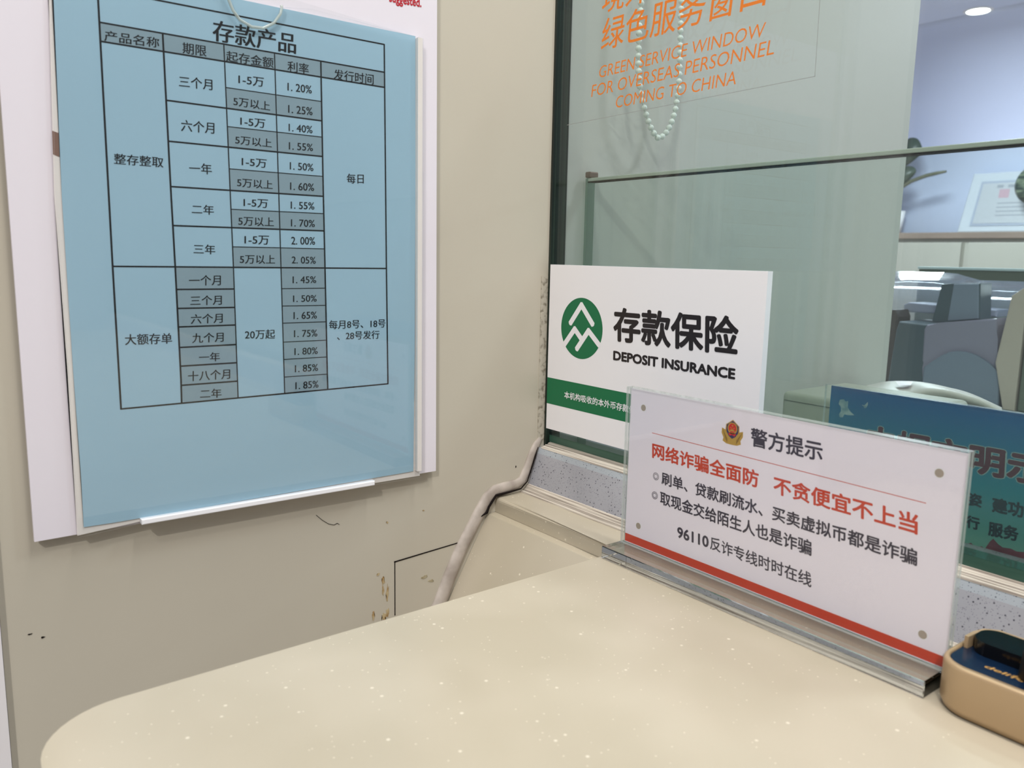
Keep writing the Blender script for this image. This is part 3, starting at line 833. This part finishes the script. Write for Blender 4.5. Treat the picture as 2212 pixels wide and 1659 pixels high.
flat('shield', [[(ex + a * 7.2, ez + b2 * 7.1) for a, b2 in ((-.55, .52), (-.22, .76), (0, .92), (.22, .76), (.55, .52), (.55, .0), (.3, -.35), (0, -.52), (-.3, -.35), (-.55, .0))]], YP(), 0.05748, emblem_navy, em)
flat('gold_ring', [disc2(ex, ez + 2.2, 3.3, 3.3)], YP(), 0.0575, gold, em)
flat('red_disc', [disc2(ex, ez + 2.3, 2.6, 2.6)], YP(), 0.05752, emblem_red, em)


def star(x, y, r):
    return [(x + (r if k % 2 == 0 else r * .42) * math.sin(math.pi * k / 5), y + (r if k % 2 == 0 else r * .42) * math.cos(math.pi * k / 5)) for k in range(10)]


flat('gold_stars', [star(ex, ez + 3.7, .75), star(ex - 1.3, ez + 2.5, .4), star(ex - .6, ez + 2.2, .4), star(ex + .6, ez + 2.2, .4), star(ex + 1.3, ez + 2.5, .4)], YP(), 0.05754, gold, em)
flat('gold_gate', [[(ex - 1.7, ez + .5), (ex + 1.7, ez + .5), (ex + 1.3, ez + 1.3), (ex - 1.3, ez + 1.3)], [(ex - 1.0, ez + 1.3), (ex + 1.0, ez + 1.3), (ex + .7, ez + 1.6), (ex - .7, ez + 1.6)]], YP(), 0.05754, gold, em)
flat('red_ribbon', [[(ex - 2.6, ez - .9), (ex - 1.2, ez - .2), (ex, ez - .6), (ex + 1.2, ez - .2), (ex + 2.6, ez - .9), (ex + 1.6, ez - 2.2), (ex, ez - 1.5), (ex - 1.6, ez - 2.2)]], YP(), 0.0575, emblem_red, em)

# ------------------------------------------------------------------ pen stand on the counter, right
dk = thing('desk_pen_stand', 'champagne gold desk pen stand with navy inset and black block', 'pen stand', (0.40, -0.056, 0.8108))


def rrect(x0, y0, x1, y1, r, n=8, bow=0.0):
    pts = []
    for cx, cy, a0 in ((x1 - r, y1 - r, 0), (x0 + r, y1 - r, 90), (x0 + r, y0 + r, 180), (x1 - r, y0 + r, 270)):
        for k in range(n + 1):
            a = math.radians(a0 + 90 * k / n)
            y = cy + r * math.sin(a)
            x = cx + r * math.cos(a)
            pts.append((x * 1000, y * 1000))
    return pts


ZP = lambda u, v, d: (u / 1000, v / 1000, d)
out = rrect(0.3525, -0.0785, 0.4500, -0.0330, 0.0150, 10)
inn = rrect(0.3548, -0.0745, 0.4477, -0.0370, 0.0115, 10)
bm = bmesh.new()
lv = []
for pts, z, sh in ((out, 0.8118, 0.0015), (out, 0.8150, 0.0), (out, 0.8310, 0.0), (out, 0.8322, 0.0004), (out, 0.8328, 0.0013), (inn, 0.8327, -0.0004), (inn, 0.8318, 0.0), (inn, 0.8240, 0.0)):
    ring = []
    for x, y in pts:
        vx, vy = x / 1000 - 0.40, y / 1000 + 0.0557
        l = math.hypot(vx, vy)
        ring.append(bm.verts.new((0.40 + vx * (1 - sh / l), -0.0557 + vy * (1 - sh / l), z)))
    lv.append(ring)
for r, s2 in zip(lv, lv[1:]):
    for k in range(len(r)):
        bm.faces.new((r[k], r[(k + 1) % len(r)], s2[(k + 1) % len(r)], s2[k]))
bm.faces.new(lv[0])
bm.faces.new(lv[-1][::-1])
frombm('shell', bm, deli_gold, dk, True)
prism('foot_pad', rrect(0.3545, -0.0765, 0.4480, -0.0350, 0.0130, 10), ZP, 0.8108, 0.8118, black_matt, dk)
prism('inset_plate', rrect(0.3550, -0.0743, 0.4475, -0.0372, 0.0113, 10), ZP, 0.8290, 0.8318, deli_navy, dk)
prism('pen_block', rrect(0.3582, -0.0565, 0.4200, -0.0385, 0.0075, 10), ZP, 0.8319, 0.8380, black_gloss, dk, 0.0016, 3)
prism('gold_back', [(x * 1000, y * 1000) for x, y in ((0.3556, -0.0545), (0.3572, -0.0545), (0.3576, -0.0480), (0.3595, -0.0415), (0.3640, -0.0378), (0.40, -0.0372), (0.40, -0.0355), (0.3625, -0.0358), (0.3575, -0.0400), (0.3558, -0.0470))], ZP, 0.8319, 0.8374, deli_gold, dk)
bm = bmesh.new()
bmesh.ops.create_cone(bm, cap_ends=True, segments=40, radius1=0.0085, radius2=0.0068, depth=0.022, matrix=Matrix.Translation((0.3885, -0.0590, 0.8428)))
bmesh.ops.bevel(bm, geom=[e for e in bm.edges if all(v.co.z > 0.85 for v in e.verts)], offset=0.0012, segments=2, affect='EDGES')
frombm('pen_socket', bm, black_matt, dk, True)
lettering('maker_lettering', [('deli得力', 368.6, -66.6, 391.5, -66.6, 369.6, -62.6, 4)], lambda u, v, d=0.0: (u / 1000, v / 1000, d), 0.83185, gold_text, dk)

# ------------------------------------------------------------------ teller side
tag(box('teller_desk', (0.004, 0.062, 0.765), (1.5, 0.62, 0.80), desk_mat, None, 0.002, 2), 'pale teller desk behind the service window', 'desk')

v = thing('blue_service_sign', 'blue printed sign in clear acrylic standing behind the glass', 'sign stand', (0.33, 0.05, 0.80))
prism('print', [(220.8, 838.8), (470.0, 838.8), (470.0, 922.8), (220.8, 922.8)], YP(), -0.0492, -0.0484, blue_print, v)
bb = box('acrylic_cover', (0.2180, 0.0460, 0.8020), (0.4730, 0.0482, 0.9236), [acryl_sheet, acryl_edge], v)
for f in bb.data.polygons:
    f.material_index = 0 if abs(f.normal.y) > 0.9 else 1
box('base', (0.2180, 0.040, 0.8002), (0.4730, 0.0615, 0.8018), acryl_edge, v)
_t = B_TITLE[0]
stp = (_t[3] - _t[1]) / 5
BT = [('巾帼文明示范岗', _t[1], _t[2], _t[1] + stp * 7, _t[2] + 0.6, _t[5], _t[6], 8)]
lettering('heading_outline', BT, YP(), -0.04838, trans_blue, v, grow=1)
lettering('heading', BT, YP(), -0.04835, maroon, v)
lettering('small_lettering', B_BODY, YP(), -0.04835, dark_teal, v)
flat('dove_print', B_DOVE, YP(), -0.04837, dove_mat, v)
flat('skyline_print', B_SKY, YP(), -0.04837, sky_red, v)

# small cream box and slip printer on the desk
bx = thing('terminal_box', 'grey-green box at the left end of the teller desk', 'device', (0.11, 0.24, 0.80))
bm = bm_box(bmesh.new(), (0.0838, 0.2, 0.801), (0.2, 0.30, 0.8868), 0.005, 4)
frombm('housing', bm, cream_shade, bx, True)
box('seam', (0.087, 0.1996, 0.8790), (0.197, 0.2003, 0.8793), dark_open, bx)

pr = thing('slip_printer', 'cream slip printer with arched lid behind the blue sign', 'printer', (0.12, 0.43, 0.80))
FR = [(0.0609, 0.871), (0.0858, 0.8712), (0.1096, 0.8718), (0.1272, 0.8785), (0.1443, 0.8801), (0.1603, 0.8784), (0.1784, 0.8754), (0.1945, 0.8690)]
BK = [(0.0093, 0.8581), (0.0245, 0.864), (0.0396, 0.8677), (0.0564, 0.8699), (0.074, 0.871), (0.0971, 0.8693), (0.1176, 0.8667), (0.1558, 0.8553)]


def resample(pts, n):
    P = [Vector(p) for p in pts]
    out = []
    for k in range(n):
        s = k / (n - 1) * (len(P) - 1)
        i = min(int(s), len(P) - 2)
        p0, p1, p2, p3 = P[max(i - 1, 0)], P[i], P[i + 1], P[min(i + 2, len(P) - 1)]
        f = s - i
        out.append(0.5 * ((2 * p1) + (-p0 + p2) * f + (2 * p0 - 5 * p1 + 4 * p2 - p3) * f * f + (-p0 + 3 * p1 - 3 * p2 + p3) * f ** 3))
    return out


F2, B2 = resample(FR, 30), resample(BK, 30)
rows = [[(p.x, 0.385, 0.801) for p in F2], [(p.x, 0.382, p.y - 0.006) for p in F2], [(p.x, 0.379, p.y - 0.0035) for p in F2], [(p.x, 0.381, p.y) for p in F2]]
for k in range(1, 7):
    s = k / 6
    rows.append([(a.x + (bq.x - a.x) * s, 0.381 + 0.099 * s, a.y + (bq.y - a.y) * s + 0.0015 * math.sin(math.pi * s)) for a, bq in zip(F2, B2)])
rows.append([(p.x, 0.482, 0.801) for p in B2])
bm = bmesh.new()
g2 = [[bm.verts.new(x) for x in r] for r in rows]
for r, s2 in zip(g2, g2[1:]):
    for k in range(29):
        bm.faces.new((r[k], r[k + 1], s2[k + 1], s2[k]))
bm.faces.new([r[0] for r in g2])
bm.faces.new([r[-1] for r in g2][::-1])
frombm('housing', bm, cream_plastic, pr, True)
raw('paper_slot', [(0.138, 0.3788, 0.8705), (0.160, 0.3788, 0.8712), (0.180, 0.3788, 0.868), (0.180, 0.3788, 0.857), (0.139, 0.3788, 0.857)], [[0, 1, 2, 3, 4]], dark_open, pr)
raw('label_slip', [(0.0681, 0.430, 0.8752), (0.087, 0.430, 0.8777), (0.097, 0.405, 0.8770), (0.085, 0.405, 0.8748)], [[0, 1, 2, 3]], pink_label, pr)

# side table and note counter behind it
tag(box('side_table', (-0.45, 0.66, 0.755), (0.75, 1.12, 0.795), desk_mat, None, 0.002, 2), 'pale side table carrying the grey counting machine', 'table')
nc = thing('note_counter', 'grey banknote counting machine with upright post and clear cover', 'counting machine', (-0.06, 0.88, 0.795))
Y3 = 0.85
YM = lambda u, v, d=0.0: (u, Y3 - d, v)
body = [(-0.1081, 0.9005), (-0.1043, 0.9076), (-0.0862, 0.912), (-0.0056, 0.9246), (-0.0033, 0.9149), (-0.0045, 0.8949), (0.013, 0.7955), (-0.101, 0.7955), (-0.1001, 0.8418), (-0.1064, 0.8518)]
prism('front_housing', body, YM, -0.10, 0.0, mauve_plastic, nc, 0.004, 3)
prism('arch_panel', [(-0.1001, 0.7958)] + [tuple(x) for x in resample([(-0.1001, 0.8418), (-0.0808, 0.8577), (-0.0673, 0.8682), (-0.0492, 0.8723), (-0.0309, 0.8706), (-0.0139, 0.8637), (0.002, 0.8526), (0.0103, 0.8422)], 24)] + [(0.0125, 0.7958)], YM, 0.0, 0.006, grey_plastic, nc, 0.003, 3)
prism('side_housing', [(-0.1492, 0.9095), (-0.1528, 0.8968), (-0.1601, 0.7955), (-0.098, 0.7955), (-0.098, 0.8418), (-0.1050, 0.8518), (-0.1070, 0.9005), (-0.1030, 0.9076)], YM, -0.10, -0.002, grey_dark, nc, 0.004, 3)
prism('display_post', [(-0.0935, 0.9703), (-0.0762, 0.9718), (-0.0375, 0.974), (-0.0330, 0.9210), (-0.0793, 0.9130), (-0.1028, 0.9120)], YM, -0.05, -0.012, grey_dark, nc, 0.002, 3)
prism('post_face', [(-0.0750, 0.9712), (-0.0395, 0.9728), (-0.0345, 0.9215), (-0.0785, 0.9150)], YM, -0.013, -0.0105, grey_plastic, nc, 0.0012, 2)
prism('note_tray', [(-0.1725, 0.9262), (-0.1621, 0.9215), (-0.0300, 0.9235), (-0.0300, 0.9335), (-0.165, 0.9375), (-0.1735, 0.9330)], YM, -0.11, -0.06, pm('pale_violet_plastic', S(164, 168, 192), 0.3), nc, 0.002, 2)
prism('cable_guard', [(-0.1725, 0.9262), (-0.1650, 0.9262), (-0.1600, 0.915), (-0.1600, 0.7955), (-0.180, 0.7955)], YM, -0.06, -0.02, dark_brown, nc, 0.002, 2)
prof = [(-0.06, 0.80), (-0.06, 0.915), (-0.063, 0.932), (-0.070, 0.945), (-0.083, 0.957), (-0.10, 0.966), (-0.14, 0.984)]
cs = [(-0.24, 0.003), (-0.20, 0.003), (-0.15, 0.003), (-0.128, 0.0015), (-0.108, -0.004), (-0.092, -0.008), (-0.06, -0.008), (-0.0127, -0.008), (0.01, -0.008), (0.04, -0.008)]
bm = bmesh.new()
gr = [[bm.verts.new((x, Y3 - dd, z + dz * (z - 0.80) / 0.19)) for dd, z in prof] for x, dz in cs]
for r, s2 in zip(gr, gr[1:]):
    for k in range(len(prof) - 1):
        bm.faces.new((r[k], r[k + 1], s2[k + 1], s2[k]))
cv = frombm('clear_cover', bm, cover_mat, nc, True)
md = cv.modifiers.new('thick', 'SOLIDIFY')
md.thickness = 0.002
prism('side_upright', [(0.0155, 0.9583), (0.0332, 0.9727), (0.0357, 0.9336), (0.0363, 0.7955), (0.0205, 0.7955), (0.0040, 0.8618)], YM, -0.06, 0.012, beige_plastic, nc, 0.002, 2)
tag(box('cabinet_flank', (0.0385, 0.84, 0.7955), (0.16, 1.0, 0.955), rail_dark, None, 0.003, 2), 'olive device at the right edge, beside the counting machine', 'device')

rl = thing('desk_screen', 'low desk screen with top rail coloured as lit behind the counting machine', 'screen', (0.2, 1.22, 0.0))
box('panel', (-0.2955, 1.20, 0.0), (1.2, 1.23, 0.9905), rail_dark, rl)
box('top_rail', (-0.2966, 1.195, 0.9907), (1.2, 1.235, 0.9955), rail_top, rl, 0.001, 2)

# far end of the teller room
cb2 = thing('low_cabinet', 'long pale cabinet along the far wall', 'cabinet', (-1.5, 5.8, 0.0))
box('carcass', (-3.4, 5.58, 0.0), (0.5, 5.83, 1.180), cabinet_mat, cb2)
for x in (-2.80, -2.145, -1.49, -0.84):
    box('door_panel', (x - 0.62, 5.560, 0.06), (x - 0.012, 5.5795, 1.155), cabinet_mat, cb2, 0.004, 2)
    box('door_gap', (x - 0.010, 5.572, 0.06), (x + 0.002, 5.5799, 1.155), cabinet_gap, cb2)
box('wooden_top', (-3.45, 5.55, 1.182), (0.55, 5.838, 1.226), wood_brown, cb2, 0.004, 2)

ct = thing('framed_certificate', 'white framed certificate leaning on the wooden cabinet top', 'certificate', (-2.0, 5.76, 1.227))
lean = lambda u, v, d=0.0: (u, 5.745 + (v - 1.228) * 0.2 - d, v)
prism('mount', [(-2.268, 1.229), (-1.62, 1.229), (-1.66, 1.645), (-2.2287, 1.645)], lean, 0.0, 0.03, cert_white, ct, 0.012, 3)
prism('border', [(-2.187, 1.274), (-1.70, 1.274), (-1.72, 1.585), (-2.160, 1.585)], lean, 0.03, 0.034, cert_frame, ct)
prism('paper', [(-2.168, 1.292), (-1.72, 1.292), (-1.74, 1.568), (-2.145, 1.568)], lean, 0.034, 0.036, cert_paper, ct)
flat('grey_print', [[(-2.05 + k * .07, 1.535), (-2.01 + k * .07, 1.535), (-2.01 + k * .07, 1.555), (-2.05 + k * .07, 1.555)] for k in range(3)] + [[(-2.03, 1.425 - k * .028), (-1.80, 1.425 - k * .028), (-1.80, 1.432 - k * .028), (-2.03, 1.432 - k * .028)] for k in range(4)], lean, 0.0365, cert_ink, ct)
flat('red_print', [[(-2.03, 1.465), (-1.965, 1.465), (-1.965, 1.525), (-2.03, 1.525)]], lean, 0.0365, cert_red, ct)

pt = thing('potted_plant', 'dark green plant half hidden by the end of the wall', 'plant', (-2.76, 5.76, 1.227))


def leaf(name, pts, depth, thick, mat, bend=0.04):
    P = [Vector(p) for p in pts]
    cx = sum(p.x for p in P) / len(P)
    bm = bmesh.new()
    f = [bm.verts.new((p.x, depth - bend * ((p.x - cx) / 0.1) ** 2 * 0.3, p.y)) for p in P]
    c0 = bm.verts.new((cx, depth - bend * 0.6, sum(p.y for p in P) / len(P)))
    for k in range(len(f)):
        bm.faces.new((f[k], f[(k + 1) % len(f)], c0))
    o = frombm(name, bm, mat, pt, True)
    m = o.modifiers.new('thick', 'SOLIDIFY')
    m.thickness = thick
    return o


leaf('leaf', [tuple(x) for x in resample([(-2.72, 1.80), (-2.6568, 1.907), (-2.5845, 1.9074), (-2.5434, 1.8518), (-2.5339, 1.8066), (-2.5757, 1.7655), (-2.6487, 1.7161), (-2.72, 1.68)], 24)], 5.65, 0.004, leaf_mat)
leaf('leaf', [tuple(x) for x in resample([(-2.76, 1.62), (-2.6737, 1.7028), (-2.5906, 1.7069), (-2.554, 1.6744), (-2.5785, 1.6361), (-2.6508, 1.5749), (-2.74, 1.53)], 20)], 5.63, 0.004, leaf_mat)
tube('leaf_stalk', [(x, 5.62, z) for x, z in ((-2.76, 1.50), (-2.6745, 1.5457), (-2.6446, 1.5644), (-2.5855, 1.6015), (-2.4766, 1.6346), (-2.4032, 1.6471), (-2.3381, 1.6549))], [0.006, 0.009, 0.012, 0.014, 0.014, 0.013, 0.008], leaf_stem, pt, 8)
tube('stem', [(-2.77, 5.75, 1.40), (-2.765, 5.72, 1.52), (-2.72, 5.66, 1.70)], 0.01, leaf_stem, pt, 8)
bm = bmesh.new()
bmesh.ops.create_cone(bm, cap_ends=True, segments=28, radius1=0.055, radius2=0.075, depth=0.17, matrix=Matrix.Translation((-2.77, 5.78, 1.313)))
frombm('pot', bm, white_paint, pt, True)

orn = bmesh.new()
bmesh.ops.create_uvsphere(orn, u_segments=32, v_segments=20, radius=1.0)
for vv in orn.verts:
    a = math.atan2(vv.co.y, vv.co.x)
    r = 1 + 0.06 * math.cos(8 * a) * (1 - vv.co.z ** 2)
    vv.co = Vector((-1.775 + vv.co.x * 0.10 * r, 5.62 + vv.co.y * 0.08 * r, 1.53 + vv.co.z * 0.122))
og = thing('striped_plant', 'round striped green plant at the right edge before the certificate', 'plant', (-1.775, 5.62, 1.226))
frombm('foliage', orn, gourd_mat, og, True)
tube('stem', [(-1.765, 5.62, 1.2262), (-1.772, 5.62, 1.33), (-1.775, 5.62, 1.43)], 0.008, leaf_stem, og, 8)

dl = thing('downlight', 'round glowing downlight in the far ceiling', 'ceiling light', (-1.895, 4.874, 2.5))
bm = bmesh.new()
bmesh.ops.create_cone(bm, cap_ends=True, segments=40, radius1=0.062, radius2=0.066, depth=0.006, matrix=Matrix.Translation((-1.895, 4.874, 2.4965)))
frombm('diffuser', bm, lamp_glow, dl)
bm = bmesh.new()
bmesh.ops.create_cone(bm, cap_ends=True, segments=40, radius1=0.078, radius2=0.082, depth=0.004, matrix=Matrix.Translation((-1.895, 4.874, 2.4978)))
frombm('trim_ring', bm, white_paint, dl)

for o in list(bpy.data.objects):
    if o.parent is not None and o.get('category') is not None:
        del o['category']
